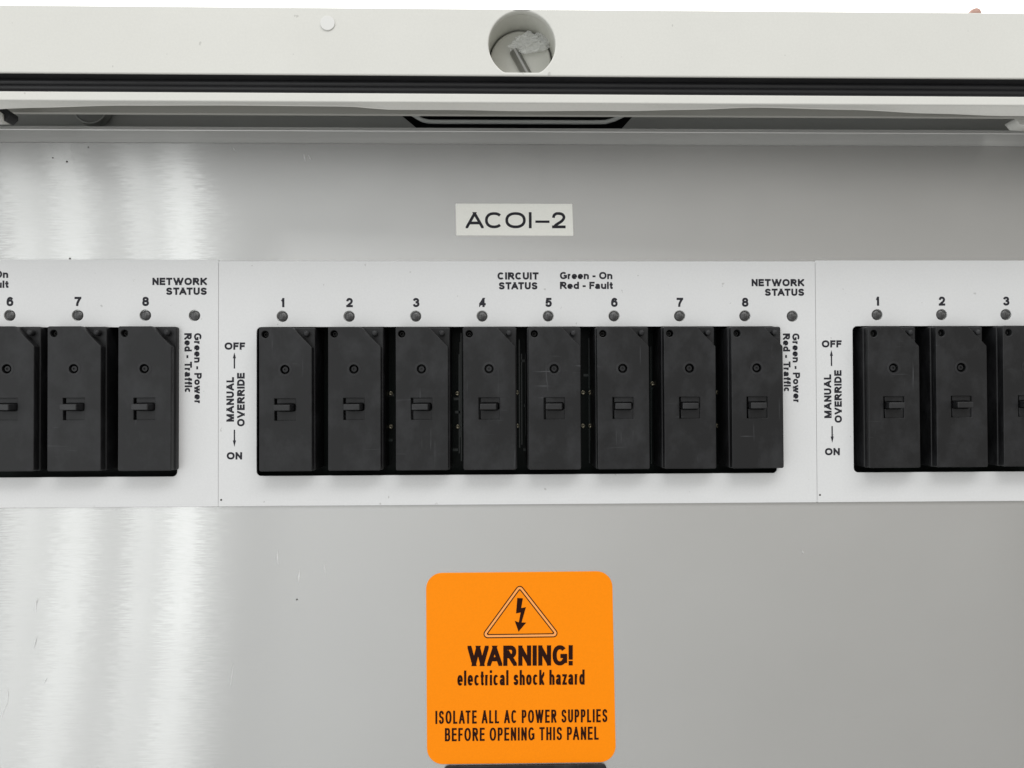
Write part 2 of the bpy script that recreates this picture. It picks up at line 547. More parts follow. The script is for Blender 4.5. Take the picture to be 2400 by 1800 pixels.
# glyph: (outer width / cap height, [(path, end style)]) ; ends: s = square beyond the point, d = long (clipped by the letter's box), b = butt
G = {
    'A': (0.96, [([(0.0, 0), (0.5, 1)], 'd'), ([(1.0, 0), (0.5, 1)], 'd'), ([(0.2, 0.29), (0.8, 0.29)], 'b')]),
    'B': (0.80, [([(0, 0), (0, 1)], 's'), ([(0, 1), (0.58, 1)] + arc(0.58, 0.765, 0.36, 0.235, 90, -90) + [(0, 0.53)], 'b'), ([(0.55, 0.53)] + arc(0.60, 0.265, 0.40, 0.265, 90, -90) + [(0, 0)], 'b')]),
    'C': (0.90, [(arc(0.5, 0.5, 0.5, 0.5, 42, 318), 'b')]),
    'D': (0.84, [([(0, 0), (0, 1)], 's'), ([(0, 1), (0.42, 1)] + arc(0.42, 0.5, 0.58, 0.5, 90, -90) + [(0, 0)], 'b')]),
    'E': (0.74, [([(0, 0), (0, 1)], 's'), ([(0, 1), (1, 1)], 's'), ([(0, 0.52), (0.92, 0.52)], 's'), ([(0, 0), (1, 0)], 's')]),
    'F': (0.68, [([(0, 0), (0, 1)], 's'), ([(0, 1), (1, 1)], 's'), ([(0, 0.5), (0.85, 0.5)], 's')]),
    'G': (0.93, [(arc(0.5, 0.5, 0.5, 0.5, 42, 330), 'b'), ([(1.0, 0.02), (1.0, 0.46), (0.55, 0.46)], 'b')]),
    'H': (0.80, [([(0, 0), (0, 1)], 's'), ([(1, 0), (1, 1)], 's'), ([(0, 0.53), (1, 0.53)], 'b')]),
    'I': (0.0, [([(0.5, 0), (0.5, 1)], 's')]),
    'K': (0.86, [([(0, 0), (0, 1)], 's'), ([(0, 0.33), (0.94, 1.0)], 'd'), ([(0.34, 0.56), (1.0, 0)], 'd')]),
    'L': (0.68, [([(0, 0), (0, 1)], 's'), ([(0, 0), (1, 0)], 's')]),
    'M': (0.98, [([(0, 0), (0, 1)], 's'), ([(1, 0), (1, 1)], 's'), ([(0.03, 1), (0.5, 0.0)], 'd'), ([(0.97, 1), (0.5, 0.0)], 'd')]),
    'N': (0.82, [([(0, 0), (0, 1)], 's'), ([(1, 0), (1, 1)], 's'), ([(0.0, 1), (1.0, 0)], 'd')]),
    'O': (0.98, [(arc(0.5, 0.5, 0.5, 0.5, 0, 360, 36), 'o')]),
    'P': (0.76, [([(0, 0), (0, 1)], 's'), ([(0, 1), (0.56, 1)] + arc(0.56, 0.73, 0.44, 0.27, 90, -90) + [(0, 0.46)], 'b')]),
    'R': (0.86, [([(0, 0), (0, 1)], 's'), ([(0, 1), (0.56, 1)] + arc(0.56, 0.735, 0.38, 0.265, 90, -90) + [(0, 0.47)], 'b'), ([(0.5, 0.47), (1.0, 0)], 'd')]),
    'S': (0.82, [(S_PATH, 'b')]),
    'T': (0.80, [([(0.5, 0), (0.5, 1)], 's'), ([(0, 1), (1, 1)], 's')]),
    'U': (0.82, [([(0, 1.06), (0, 0.36)] + arc(0.5, 0.36, 0.5, 0.36, 180, 360)[1:-1] + [(1, 0.36), (1, 1.06)], 's')]),
    'V': (0.92, [([(0.0, 1), (0.5, 0)], 'd'), ([(1.0, 1), (0.5, 0)], 'd')]),
    'W': (1.34, [([(0.0, 1), (0.26, 0)], 'd'), ([(0.26, 0), (0.5, 1)], 'd'), ([(0.5, 1), (0.74, 0)], 'd'), ([(0.74, 0), (1.0, 1)], 'd')]),
    '1': (0.44, [([(0.85, 0), (0.85, 1)], 's'), ([(0.0, 0.68), (0.45, 0.80), (0.78, 1.0)], 'b')]),
    '2': (0.70, [(cat_rom([(0.02, 0.68), (0.08, 0.86), (0.27, 0.985), (0.52, 1.0), (0.80, 0.95), (0.96, 0.80), (0.96, 0.64), (0.80, 0.45), (0.5, 0.28), (0.24, 0.14), (0.1, 0.0)]), 'b'), ([(0.02, 0), (1, 0)], 's')]),
    '3': (0.70, [(cat_rom([(0.02, 0.76), (0.16, 0.93), (0.46, 1.0), (0.80, 0.93), (0.92, 0.76), (0.80, 0.59), (0.40, 0.53)]), 'b'), (cat_rom([(0.40, 0.54), (0.84, 0.47), (1.0, 0.28), (0.86, 0.08), (0.48, 0.0), (0.14, 0.07), (0.0, 0.26)]), 'b')]),
    '4': (0.74, [([(0.74, 0), (0.74, 1)], 's'), ([(0.70, 0.98), (0.0, 0.27)], 'd'), ([(0.0, 0.25), (1.0, 0.25)], 's')]),
    '5': (0.70, [([(0.92, 1), (0.22, 1), (0.09, 0.48)], 's'), (cat_rom([(0.09, 0.50), (0.28, 0.62), (0.56, 0.65), (0.88, 0.54), (1.0, 0.33), (0.88, 0.10), (0.50, 0.0), (0.14, 0.07), (0.0, 0.24)]), 'b')]),
    '6': (0.70, [(arc(0.5, 0.32, 0.5, 0.32, 0, 360, 28), 'o'), (cat_rom([(0.0, 0.34), (0.04, 0.64), (0.2, 0.9), (0.52, 1.0), (0.82, 0.93), (0.96, 0.77)]), 'b')]),
    '7': (0.70, [([(0.0, 1), (1.0, 1)], 's'), (cat_rom([(0.96, 0.98), (0.62, 0.58), (0.40, 0.25), (0.33, -0.15)]), 'b')]),
    '8': (0.70, [(arc(0.5, 0.77, 0.43, 0.23, 0, 360, 24), 'o'), (arc(0.5, 0.27, 0.5, 0.27, 0, 360, 26), 'o')]),
    '-': (0.40, [([(0, 0.36), (1, 0.36)], 's')]),
    '!': (0.0, [([(0.5, 0.36), (0.5, 1)], 's'), ([(0.5, 0.0), (0.5, 0.02)], 's')]),
    # small letters: y = 1 is the x-height, y = 2 the ascender
    'a': (0.68, [(cat_rom([(0.04, 0.76), (0.2, 0.94), (0.5, 1.0), (0.8, 0.93), (0.9, 0.72), (0.9, 0.4), (0.92, 0.12), (1.0, -0.2)]), 'b'), (cat_rom([(0.9, 0.60), (0.55, 0.54), (0.14, 0.46), (0.0, 0.26), (0.12, 0.05), (0.4, 0.0), (0.72, 0.08), (0.9, 0.32)]), 'b')]),
    'c': (0.66, [(arc(0.5, 0.5, 0.5, 0.5, 44, 316), 'b')]),
    'd': (0.70, [([(1, 0), (1, 2)], 's'), (arc(0.5, 0.5, 0.5, 0.5, 0, 360, 28), 'o')]),
    'e': (0.70, [([(0.02, 0.46), (1.0, 0.46)] + arc(0.5, 0.5, 0.5, 0.5, 0, 318), 'b')]),
    'f': (0.42, [([(0.45, 0), (0.45, 1.3)] + cat_rom([(0.45, 1.45), (0.54, 1.86), (0.8, 2.0), (1.25, 1.97)]), 's'), ([(0.0, 1.0), (1.0, 1.0)], 's')]),
    'h': (0.68, [([(0, 0), (0, 2)], 's'), ([(0.0, 0.5)] + arc(0.5, 0.62, 0.5, 0.38, 175, 0)[1:] + [(1, 0)], 's')]),
    'i': (0.0, [([(0.5, 0), (0.5, 1)], 's'), ([(0.5, 1.92), (0.5, 2.0)], 's')]),
    'k': (0.66, [([(0, 0), (0, 2)], 's'), ([(0.0, 0.36), (0.9, 1.0)], 'd'), ([(0.30, 0.58), (1.0, 0)], 'd')]),
    'l': (0.0, [([(0.5, 0), (0.5, 2)], 's')]),
    'n': (0.68, [([(0, 0), (0, 1)], 's'), ([(0.0, 0.5)] + arc(0.5, 0.62, 0.5, 0.38, 175, 0)[1:] + [(1, 0)], 's')]),
    'o': (0.72, [(arc(0.5, 0.5, 0.5, 0.5, 0, 360, 30), 'o')]),
    'r': (0.44, [([(0, 0), (0, 1)], 's'), (cat_rom([(0.0, 0.55), (0.2, 0.88), (0.6, 1.0), (1.15, 0.97)]), 'b')]),
    's': (0.62, [(S_PATH, 'b')]),
    't': (0.42, [([(0.45, 1.75), (0.45, 0.4)] + cat_rom([(0.45, 0.3), (0.55, 0.06), (0.8, 0.0), (1.2, 0.04)]), 's'), ([(0.0, 1.0), (1.0, 1.0)], 's')]),
    'u': (0.68, [([(1, 0), (1, 1)], 's'), ([(0, 1.06), (0, 0.4)] + arc(0.5, 0.38, 0.5, 0.38, 180, 355)[1:], 's')]),
    'w': (1.02, [([(0.0, 1), (0.25, 0)], 'd'), ([(0.25, 0), (0.5, 1)], 'd'), ([(0.5, 1), (0.75, 0)], 'd'), ([(0.75, 0), (1.0, 1)], 'd')]),
    'z': (0.60, [([(0, 1), (1, 1)], 's'), ([(0, 0), (1, 0)], 's'), ([(0.0, 0.0), (1.0, 1.0)], 'd')]),
}


def clip(poly, lo, hi, ax):
    for sgn, lim in ((1, lo), (-1, -hi)):
        out = []
        for i in range(len(poly)):
            a, b = poly[i], poly[(i + 1) % len(poly)]
            da, db = a[ax] * sgn - lim, b[ax] * sgn - lim
            if da >= 0:
                out.append(a)
            if (da >= 0) != (db >= 0):
                t = da / (da - db)
                out.append((a[0] + (b[0] - a[0]) * t, a[1] + (b[1] - a[1]) * t))
        poly = out
        if len(poly) < 3:
            return []
    return poly


def strokes(ch, Wd, H, t, xh):
    """convex polygons of one letter in its own box"""
    out = []
    low = ch.islower()
    tx = t
    for k, (path, end) in enumerate(G[ch][1]):
        pts = []
        for x, y in path:
            X = tx / 2 + x * (Wd - tx)
            if low:
                Y = t / 2 + y * (xh - t) if y <= 1 else (xh - t / 2) + (y - 1) * (H - xh)
            else:
                Y = t / 2 + y * (H - t)
            pts.append(Vector((X, Y)))
        cl = []
        for p in pts:
            if not cl or (p - cl[-1]).length > 1e-9:
                cl.append(p)
        pts = cl
        closed = end == 'o'
        if closed:
            pts = pts[:-1] if (pts[0] - pts[-1]).length < 1e-7 else pts
        else:
            ext = {'s': t / 2, 'd': t * 1.5, 'b': 0}[end]
            if ext:
                pts[0] = pts[0] + (pts[0] - pts[1]).normalized() * ext
                pts[-1] = pts[-1] + (pts[-1] - pts[-2]).normalized() * ext
        n = len(pts)
        L, R_ = [], []
        for i in range(n):
            if closed:
                a, b = pts[i - 1], pts[(i + 1) % n]
            else:
                a, b = pts[max(i - 1, 0)], pts[min(i + 1, n - 1)]
            d1 = (pts[i] - a).normalized() if (pts[i] - a).length > 0 else (b - pts[i]).normalized()
            d2 = (b - pts[i]).normalized() if (b - pts[i]).length > 0 else d1
            nn = Vector((-d1.y - d2.y, d1.x + d2.x)).normalized()
            c = max(0.35, nn.dot(Vector((-d1.y, d1.x))))
            L.append(pts[i] + nn * (t / 2 / c))
            R_.append(pts[i] - nn * (t / 2 / c))
        top = H
        for i in range(n if closed else n - 1):
            j = (i + 1) % n
            q = [tuple(L[i]), tuple(R_[i]), tuple(R_[j]), tuple(L[j])]
            q = clip(clip(q, 0, Wd, 0), 0, (xh if low and ch in 'acenorsuwz' else top), 1)
            if q:
                out.append((q, k))
    return out


KERN = {'WA': -0.15, 'AT': -0.12, 'TA': -0.12, 'LA': 0.0, 'PA': -0.10, 'LT': -0.1, 'AU': 0.0, 'AC': -0.04, 'TW': 0.02, 'OW': -0.04, 'RK': 0.02, 'AR': -0.02, 'FA': -0.06, 'Fa': -0.05, 'Tr': -0.08, 'Po': -0.03}


def text_mesh(name, s, start, end, H, t, y, xh=0.73, gap=0.115, space=0.34, kern=1.0):
    """flat lettering on the plane at depth y, from start to end (x,z) along its baseline"""
    a, b = Vector(start), Vector(end)
    u = (b - a).normalized()
    v = Vector((-u.y, u.x))
    total = (b - a).length
    nat = [G[c][0] * H if c != ' ' else None for c in s]
    fixed = sum(t for c in s if c != ' ' and G[c][0] == 0) + sum(space * H for c in s if c == ' ')
    fixed += gap * H * sum(1 for p, q in zip(s, s[1:]) if p != ' ' and q != ' ')
    var = sum(w for w in nat if w)
    fixed += sum(KERN.get(p + q, 0) * H * kern for p, q in zip(s, s[1:]))
    k = (total - fixed) / var if var else 1
    bm = bmesh.new()
    x = 0.0
    dz = 0.0
    for i, c in enumerate(s):
        if c == ' ':
            x += space * H
            continue
        wd = nat[i] * k if nat[i] else t
        for poly, lay in strokes(c, wd, H, t, xh * H):
            vs = []
            for px, pz in poly:
                w = a + u * (x + px) + v * pz
                vs.append(bm.verts.new((w.x, y - lay * 6e-6, w.y)))
            try:
                bm.faces.new(vs)
            except ValueError:
                pass
        x += wd
        if i + 1 < len(s) and s[i + 1] != ' ':
            x += (gap + KERN.get(c + s[i + 1], 0) * kern) * H
    me = bpy.data.meshes.new(name)
    for f in bm.faces:
        f.normal_update()
        if f.normal.y > 0:
            f.normal_flip()
    bm.to_mesh(me)
    bm.free()
    return me


def px_text(name, s, p0, p1, hpx, tpx, m, parent, y, dx=0.0, dz=0.0, **kw):
    a, b = Q(*p0), Q(*p1)
    me = text_mesh(name, s, (a[0] + dx, a[1] + dz), (b[0] + dx, b[1] + dz), hpx * PX, tpx * PX, y, **kw)
    return mesh_obj(name, me, m, parent)


def flat_poly(name, polys, y):
    bm = bmesh.new()
    for poly in polys:
        f = bm.faces.new([bm.verts.new((x, y, z)) for x, z in poly])
        f.normal_update()
        if f.normal.y > 0:
            f.normal_flip()
    me = bpy.data.meshes.new(name)
    bm.to_mesh(me)
    bm.free()
    return me


# ------------------------------------------------------------------ the brushed metal panel
XL, XR = -0.235, 0.260
PT = 0.0764                                    # top of the panel
PB = -0.165
SLOT_L, SLOT_T = Q(603, 767)
SLOT_R, SLOT_B = Q(1820, 1108)
STEP = 0.1821                                  # distance between neighbouring plates
PLATES = [(-STEP, 0.0004), (0.0, 0.0), (STEP, 0.0003)]


def slot_loop(dx, dz, grow=0.0, r=0.0014):
    return rrect(SLOT_L + dx - grow, SLOT_B + dz - grow, SLOT_R + dx + grow, SLOT_T + dz + grow, r + grow)


panel = empty('metal_panel', (0, 0, 0))
tag(panel, 'wide brushed aluminium panel carrying the white plates and stickers, bright streaks at left', 'panel')
loops = [[(XL, PB), (XR, PB), (XR, PT), (XL, PT)]]
for dx, dz in PLATES:
    lp = slot_loop(dx, dz, 0.001)
    lp = [(min(max(x, XL + 0.003), XR - 0.003), z) for x, z in lp]
    loops.append(lp)
mesh_obj('sheet', fill_mesh('sheet', loops, 0.0, 0.0015), 'alu', panel)
# the bent top edge leans back under the cabinet frame
YT_ = 0.0009
z1 = P(1200, 308, YT_).z
z2 = P(1200, 300, YT_).z
prof = [(0.0003, PT + 0.00004), (0.0005, PT + 0.0004), (YT_, z1 - 0.0002), (YT_ - 0.0002, z1), (YT_ + 0.0002, z2), (YT_ + 0.0012, z2 + 0.0002), (YT_ + 0.0012, PT)]
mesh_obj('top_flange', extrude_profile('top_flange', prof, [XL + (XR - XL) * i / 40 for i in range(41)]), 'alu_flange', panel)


def sliver(p, q, w, Y=-0.00006):
    a, b = Vector(Q(*p)), Vector(Q(*q))
    d = (b - a)
    n = Vector((-d.y, d.x)).normalized() * w * PX / 3.4
    m_ = a.lerp(b, 0.45)
    return [tuple(a), tuple(m_ + n), tuple(b), tuple(m_ - n)]


sc_ = [((650, 1290), (652, 1325), 3), ((703, 1335), (699, 1368), 4), ((760, 1320), (763, 1350), 2), ((18, 1612), (20, 1640), 3), ((20, 1640), (2, 1684), 3),
       ((540, 1610), (548, 1555), 2), ((712, 360), (716, 380), 4), ((722, 362), (730, 378), 3), ((1880, 1290), (1884, 1298), 4), ((84, 1436), (86, 1402), 2), ((545, 345), (552, 356), 2)]
for a, b, w in sc_:
    mesh_obj('scuff', flat_poly('scuff', [sliver(a, b, w)], -0.00006), 'scuff', panel)
sd_ = [((88, 1492), (80, 1520), 2.5), ((90, 1402), (85, 1418), 2), ((112, 1588), (103, 1602), 2)]
for a, b, w in sd_:
    mesh_obj('dark_scuff', flat_poly('dark_scuff', [sliver(a, b, w)], -0.00006), 'scuff_dark', panel)
sp_ = [(696, 1405, 2.0), (124, 370, 1.7), (157, 379, 2.2), (164, 606, 2.2), (207, 345, 1.6), (34, 1189, 1.6), (410, 1186, 1.6)]
for x, y, r in sp_:
    mesh_obj('speck', flat_poly('speck', [circle(*Q(x, y), r * PX, 9)], -0.00007), 'speck', panel)

# ------------------------------------------------------------------ circuit boards seen in the slots
pads = [[(430 - 1300, 920)],
        [(899, 922), (916, 922), (901, 1000), (916, 1000), (1072, 922), (1073, 1000), (1212, 920), (1213, 998), (1367, 920), (1384, 920), (1367, 998), (1384, 998), (1392, 900), (1530, 899), (1540, 920), (1539, 998), (1688, 898), (1683, 920), (1683, 998), (752, 922)],
        []]
YB = 0.0095
where = ('left', 'middle', 'right')
for i, (dx, dz) in enumerate(PLATES):
    bme = box_mesh('circuit_board', max(SLOT_L + dx - 0.004, XL), min(SLOT_R + dx + 0.004, XR), YB, YB + 0.0016, SLOT_B + dz - 0.004, SLOT_T + dz + 0.004)
    b = mesh_obj('circuit_board', bme, 'board')
    tag(b, 'dark green circuit board deep in the slot of the %s white plate' % where[i], 'circuit board', 'circuit boards behind the slots')
    if i == 1:
        for px, py in pads[1]:
            c = P(px, py, YB - 0.0006)
            me = turned('solder_joint', [(0.00078, YB), (0.0007, YB - 0.0005), (0.00045, YB - 0.0006), (0.0002, YB - 0.0002)], 12)
            o = mesh_obj('solder_joint', me, 'solder', b, (c.x, 0, c.z), True)
        polys = []
        rnd = random.Random(3)
        for g in (742, 905, 1070, 1220, 1378, 1538, 1693):
            for k in range(3):
                x = g + rnd.uniform(-14, 14)
                a = Q(x, 775 + rnd.uniform(0, 60), YB)
                e = Q(x, 1090 - rnd.uniform(0, 70), YB)
                w = 0.00018
                polys.append([(a[0] - w, a[1]), (a[0] + w, a[1]), (a[0] + w, e[1]), (a[0] - w, e[1])])
            for k in range(3):
                x = g + rnd.uniform(-14, 10)
                a = Q(x, 800 + rnd.uniform(0, 260), YB)
                polys.append([(a[0], a[1]), (a[0] + 0.0016, a[1]), (a[0] + 0.0016, a[1] - 0.0008), (a[0], a[1] - 0.0008)])
        mesh_obj('copper_track', flat_poly('copper_track', polys, YB - 0.0001), 'trace', b)

# ------------------------------------------------------------------ white status plates
PTH = 0.0005
YP = -PTH - 0.0001
LEDX = [-0.06401 + 0.02015 * k for k in range(8)]
LEDZ = 0.0237
NETX, NETZ = 0.09172, 0.0236
LR = 13.2 * PX
PX0, PX1, PZ0, PZ1 = -0.08330, 0.09905, -0.03355, 0.0405
YT = YP - 0.00003
plates = []
plate_labels = ['white status plate at left showing only circuits 6 to 8', 'complete white status plate in the middle with circuits 1 to 8', 'white status plate cut by the right edge, showing circuits 1 to 3']
for i, (dx, dz) in enumerate(PLATES):
    x0, x1 = PX0 + dx, PX1 + dx
    zt = PZ1 + dz
    loops = [rrect(max(x0, XL), PZ0, min(x1, XR), zt, 0.0006, 3)]
    lp = [(min(max(x, XL + 0.002), XR - 0.002), z) for x, z in slot_loop(dx, 0)]
    loops.append(lp)
    lamps = []
    for k in range(8):
        x = LEDX[k] + dx
        if -0.19 < x < 0.20:
            lamps.append((x, LEDZ + dz, k + 1))
    net = (NETX + dx, NETZ + dz)
    spots = [(x, z) for x, z, _ in lamps] + ([net] if net[0] < 0.2 else [])
    for x, z in spots:
        loops.append(circle(x, z, LR, 28))
    pl = mesh_obj('status_plate', fill_mesh('status_plate', loops, YP, PTH, 0.00008, 1), 'plate')
    tag(pl, plate_labels[i], 'plate', 'white status plates in a row')
    plates.append(pl)
    for n, (x, z) in enumerate(spots):
        me = turned('indicator_lamp', [(LR * 1.2, 0.0030), (LR * 1.2, 0.0008), (LR * 0.90, 0.0008), (LR * 0.89, YP + 0.00050), (LR * 0.78, YP + 0.00024), (LR * 0.5, YP + 0.00002), (LR * 0.2, YP - 0.00010)], 28)
        mesh_obj('indicator_lamp', me, 'lens', pl, (x, 0, z), True)
    for x, z, k in lamps:
        w = 15.5 if k != 1 else 9.5
        c = (x + 0.0001, z + 21.5 * PX)
        hw = w * PX / 2
        me = text_mesh('circuit_number', str(k), (c[0] - hw, c[1]), (c[0] + hw, c[1]), 21.5 * PX, 5.2 * PX, YT)
        mesh_obj('circuit_number', me, 'ink', pl)
    kw = dict(m='ink', parent=pl, y=YT, dx=dx, dz=dz)

    def seen(px):
        return -0.19 < Q(px, 700)[0] + dx < 0.2
    T = 4.5
    if seen(1166):
        px_text('heading_text', 'CIRCUIT', (1166, 656), (1262, 656), 17, T, **kw)
        px_text('heading_text', 'STATUS', (1169, 679), (1259.5, 679), 17, T, **kw)
    if seen(1434):
        px_text('legend_text', 'Green - On', (1312, 655), (1434.5, 655), 17, 4.2, space=0.5, gap=0.10, **kw)
        px_text('legend_text', 'Red - Fault', (1312, 678), (1435.5, 678), 17, 4.2, space=0.5, gap=0.10, **kw)
    if seen(1760):
        px_text('heading_text', 'NETWORK', (1760, 671.5), (1883, 671.5), 17, T, **kw)
        px_text('heading_text', 'STATUS', (1791, 694), (1883, 694), 17, T, **kw)
        px_text('legend_text', 'Green - Power', (1855, 782), (1857.5, 944), 17, 4.2, space=0.5, gap=0.10, **kw)
        px_text('legend_text', 'Red - Traffic', (1833, 782), (1835.5, 919), 17, 4.2, space=0.5, gap=0.10, **kw)
    if seen(530):
        px_text('position_text', 'OFF', (528, 820), (576, 820), 17, T, **kw)
        px_text('position_text', 'ON', (533, 1076.5), (569, 1076.5), 17, T, **kw)
        px_text('heading_text', 'MANUAL', (550, 988), (550, 884), 17.5, T, **kw)
        px_text('heading_text', 'OVERRIDE', (575, 999), (575, 874), 17.5, T, **kw)
        for ya, yb, yh in ((864, 840, 826), (1007, 1032, 1047)):
            a, b_, h = Q(551, ya), Q(551, yb), Q(551, yh)
            w, hw = 1.6 * PX, 3.6 * PX
            polys = [[(a[0] - w + dx, a[1] + dz), (a[0] + w + dx, a[1] + dz), (b_[0] + w + dx, b_[1] + dz), (b_[0] - w + dx, b_[1] + dz)],
                     [(b_[0] - hw + dx, b_[1] + dz), (b_[0] + hw + dx, b_[1] + dz), (h[0] + dx, h[1] + dz)]]
            mesh_obj('arrow', flat_poly('arrow', polys, YT), 'ink', pl)
        c = Q(520, 1171)
        mesh_obj('pin_hole', flat_poly('pin_hole', [circle(c[0] + dx, c[1] + dz, 2.4 * PX, 12)], YT), 'speck', pl)

# ------------------------------------------------------------------ black override modules
YF = -0.00515                                  # front of the covers
SF = (DIST + YF) / DIST
MW, MH = 0.01590, 0.0427                       # cover width and height
hw, hh = MW / 2, MH / 2
CUT = 0.0060


def make_module():
    root = empty('switch_module')
    # z = 0 is the middle of the cover, x = 0 its middle
    body = fill_mesh('housing', [rrect(-hw - 0.0002, -hh - 0.0001, hw + 0.0002, hh + 0.0001, 0.0006, 4)], YF + 0.0027, 0.0150, 0.0003)
    mesh_obj('housing', body, 'plastic', root)
    # front cover: upper right corner cut off, holes for screw, button and toggle
    out = [(-hw + 0.0001, -hh), (hw - 0.0002, -hh), (hw - 0.0002, hh - CUT), (hw - CUT, hh), (-hw + 0.0001, hh)]
    bx, bz = -0.0002, hh - 0.01255             # button
    sx, sz = -hw + 0.0019, hh - 0.0021         # corner screw
    t0, t1, u0, u1 = -0.0033, 0.0029, hh - 0.02765, hh - 0.0212   # toggle window
    cov = fill_mesh('cover', [round_poly(out, 0.0005, 4), circle(bx, bz, 0.00138, 28), circle(sx, sz, 0.00105, 24), [(t0, u0), (t1, u0), (t1, u1), (t0, u1)]], YF, 0.0026, 0.00022, 2)
    c = mesh_obj('cover', cov, 'plastic', root)
    # corner: guide pin on the lower step
    mesh_obj('guide_pin', turned('guide_pin', [(0.00085, YF + 0.0030), (0.00085, YF + 0.0010), (0.0007, YF + 0.00075), (0.0003, YF + 0.0006)], 20), 'collar', root, (hw - 0.0022, 0, hh - 0.00185), True)
    # screw sunk in the other corner
    s = mesh_obj('screw', turned('screw', [(0.00096, YF + 0.0026), (0.00094, YF + 0.0015), (0.0006, YF + 0.0012), (0.00042, YF + 0.0012), (0.0004, YF + 0.0019)], 20), 'screw', root, (sx, 0, sz), True)
    # button: collar, pin
    bc = mesh_obj('button_collar', turned('button_collar', [(0.0021, YF + 0.0002), (0.00208, YF - 0.00005), (0.0014, YF - 0.00008), (0.00138, YF + 0.0012)], 36, False), 'collar', root, (bx, 0, bz))
    bt = mesh_obj('button', turned('button', [(0.00088, YF + 0.0028), (0.00086, YF + 0.0004), (0.00078, YF + 0.0003), (0.00036, YF + 0.0003), (0.00032, YF + 0.0006), (0.0001, YF + 0.0006)], 24), 'plastic', bc)
    # slider floor of the window and the toggle standing out of it
    zc = (u0 + u1) / 2 + 0.0006
    th = 0.00112
    xa, xb, xr = t0 + 0.0006, t1 + 0.0006, t1 - 0.0001
    shape = [(xa, u0 - 0.0005), (xb, u0 - 0.0005), (xb, u1 + 0.0005), (xa, u1 + 0.0005), (xa, zc + th), (xr - 0.0004, zc + th), (xr, zc + th * 0.6), (xr, zc - th * 0.6), (xr - 0.0004, zc - th), (xa, zc - th)]
    sl = mesh_obj('slide', fill_mesh('slide', [shape], YF + 0.0005, 0.0020, 0.00018, 2), 'plastic', root)
    bm = bmesh.new()
    ya, yb_ = YF + 0.0030, YF - 0.0026
    base = [(t0 + 0.0010, zc - 0.00100), (t1 - 0.0002, zc - 0.00100), (t1 - 0.0002, zc + 0.00100), (t0 + 0.0010, zc + 0.00100)]
    tip = [(t0 + 0.0004, zc - 0.0009), (t1 - 0.0010, zc - 0.0009), (t1 - 0.0010, zc + 0.0009), (t0 + 0.0004, zc + 0.0009)]
    A = [bm.verts.new((x, ya, z)) for x, z in base]
    B = [bm.verts.new((x, yb_, z)) for x, z in tip]
    for k in range(4):
        j = (k + 1) % 4
        bm.faces.new((A[k], A[j], B[j], B[k]))
    bm.faces.new(A)
    bm.faces.new(B)
    bmesh.ops.bevel(bm, geom=list(bm.edges), offset=0.00025, segments=3, affect='EDGES', profile=0.5)
    mesh_obj('toggle', bm_mesh('toggle', bm), 'toggle', sl)
    return root


def copy_tree(o, parent=None):
    c = o.copy()
    COL.objects.link(c)
    if parent:
        c.parent = parent
    for ch in [x for x in bpy.data.objects if x.parent == o]:
        copy_tree(ch, c)
    return c


# measured middle of every cover: x at mid height, and height of its top edge
mods = [('left', 6, 17, 764.5), ('left', 7, 174, 764.5), ('left', 8, 339.5, 764.5),
        ('middle', 1, 669.5, 767), ('middle', 2, 831, 766), ('middle', 3, 989.5, 766), ('middle', 4, 1148, 765.7), ('middle', 5, 1300.5, 765.7),
        ('middle', 6, 1461.5, 765.3), ('middle', 7, 1618, 765), ('middle', 8, 1776, 764.6), ('right', 1, 2096.5, 765), ('right', 2, 2255, 764), ('right', 3, 2412, 763)]
proto = make_module()
for n, (side, num, px, ty) in enumerate(mods):
    o = proto if n == 0 else copy_tree(proto)
    a = P(px, 934, YF)
    top = P(px, ty, YF)
    o.location = (a.x, 0, top.z - hh)
    o.rotation_euler = (0, math.radians(random.uniform(-0.12, 0.12)), 0)
    tag(o, {'left': 'black switch module under circuit number %d on the left plate', 'middle': 'black switch module under circuit number %d on the middle plate', 'right': 'black switch module under circuit number %d on the right plate'}[side] % num,
        'switch module', 'black switch modules in the slots')

# ------------------------------------------------------------------ stickers
def sticker(name, pts_px, r, thick, m):
    pts = [Q(*p) for p in pts_px]
    lp = round_poly(pts, r, 8) if r else pts
    return mesh_obj(name, fill_mesh(name, [lp], -thick, thick, 0.00003, 1), m)


nl = sticker('name_label', [(1068, 477.4), (1341, 478), (1344, 553), (1069.5, 552)], 0.0002, 0.00016, 'label')
tag(nl, 'small white label reading ACOI-2 on bare metal above the middle plate', 'label')
YL = -0.0002
ln = lambda zx, zy: (1040 + zx / 6.506, 460 + zy / 6.506)
for ch, xa, xb in (('A', 335, 608), ('C', 630, 907), ('O', 940, 1250), ('I', 1298, 1341), ('2', 1648, 1857)):
    px_text('letter', ch, ln(xa, 490), ln(xb, 490), 38, 6.5, 'ink', nl, YL)
a, b = Q(*ln(1397, 408)), Q(*ln(1612, 372))
mesh_obj('letter', flat_poly('letter', [[a, (b[0], a[1]), b, (a[0], b[1])]], YL), 'ink', nl)

ws = sticker('warning_sticker', [(998.5, 1343), (1434.5, 1338.5), (1443.5, 1785.5), (1001, 1791)], 37 * PX, 0.00018, 'orange')
tag(ws, 'square orange warning sticker with rounded corners and lightning triangle', 'sticker')
YS = -0.00022
wz = lambda x, y: (980 + x / 3.456, 1320 + y / 3.456)
wq = lambda x, y: Q(*wz(x, y))
k = 1 / 3.456
tri = [wq(822, 160), wq(496, 607), wq(1164, 598)]
tri_c = [sum(p[j] for p in tri) / 3 for j in (0, 1)]


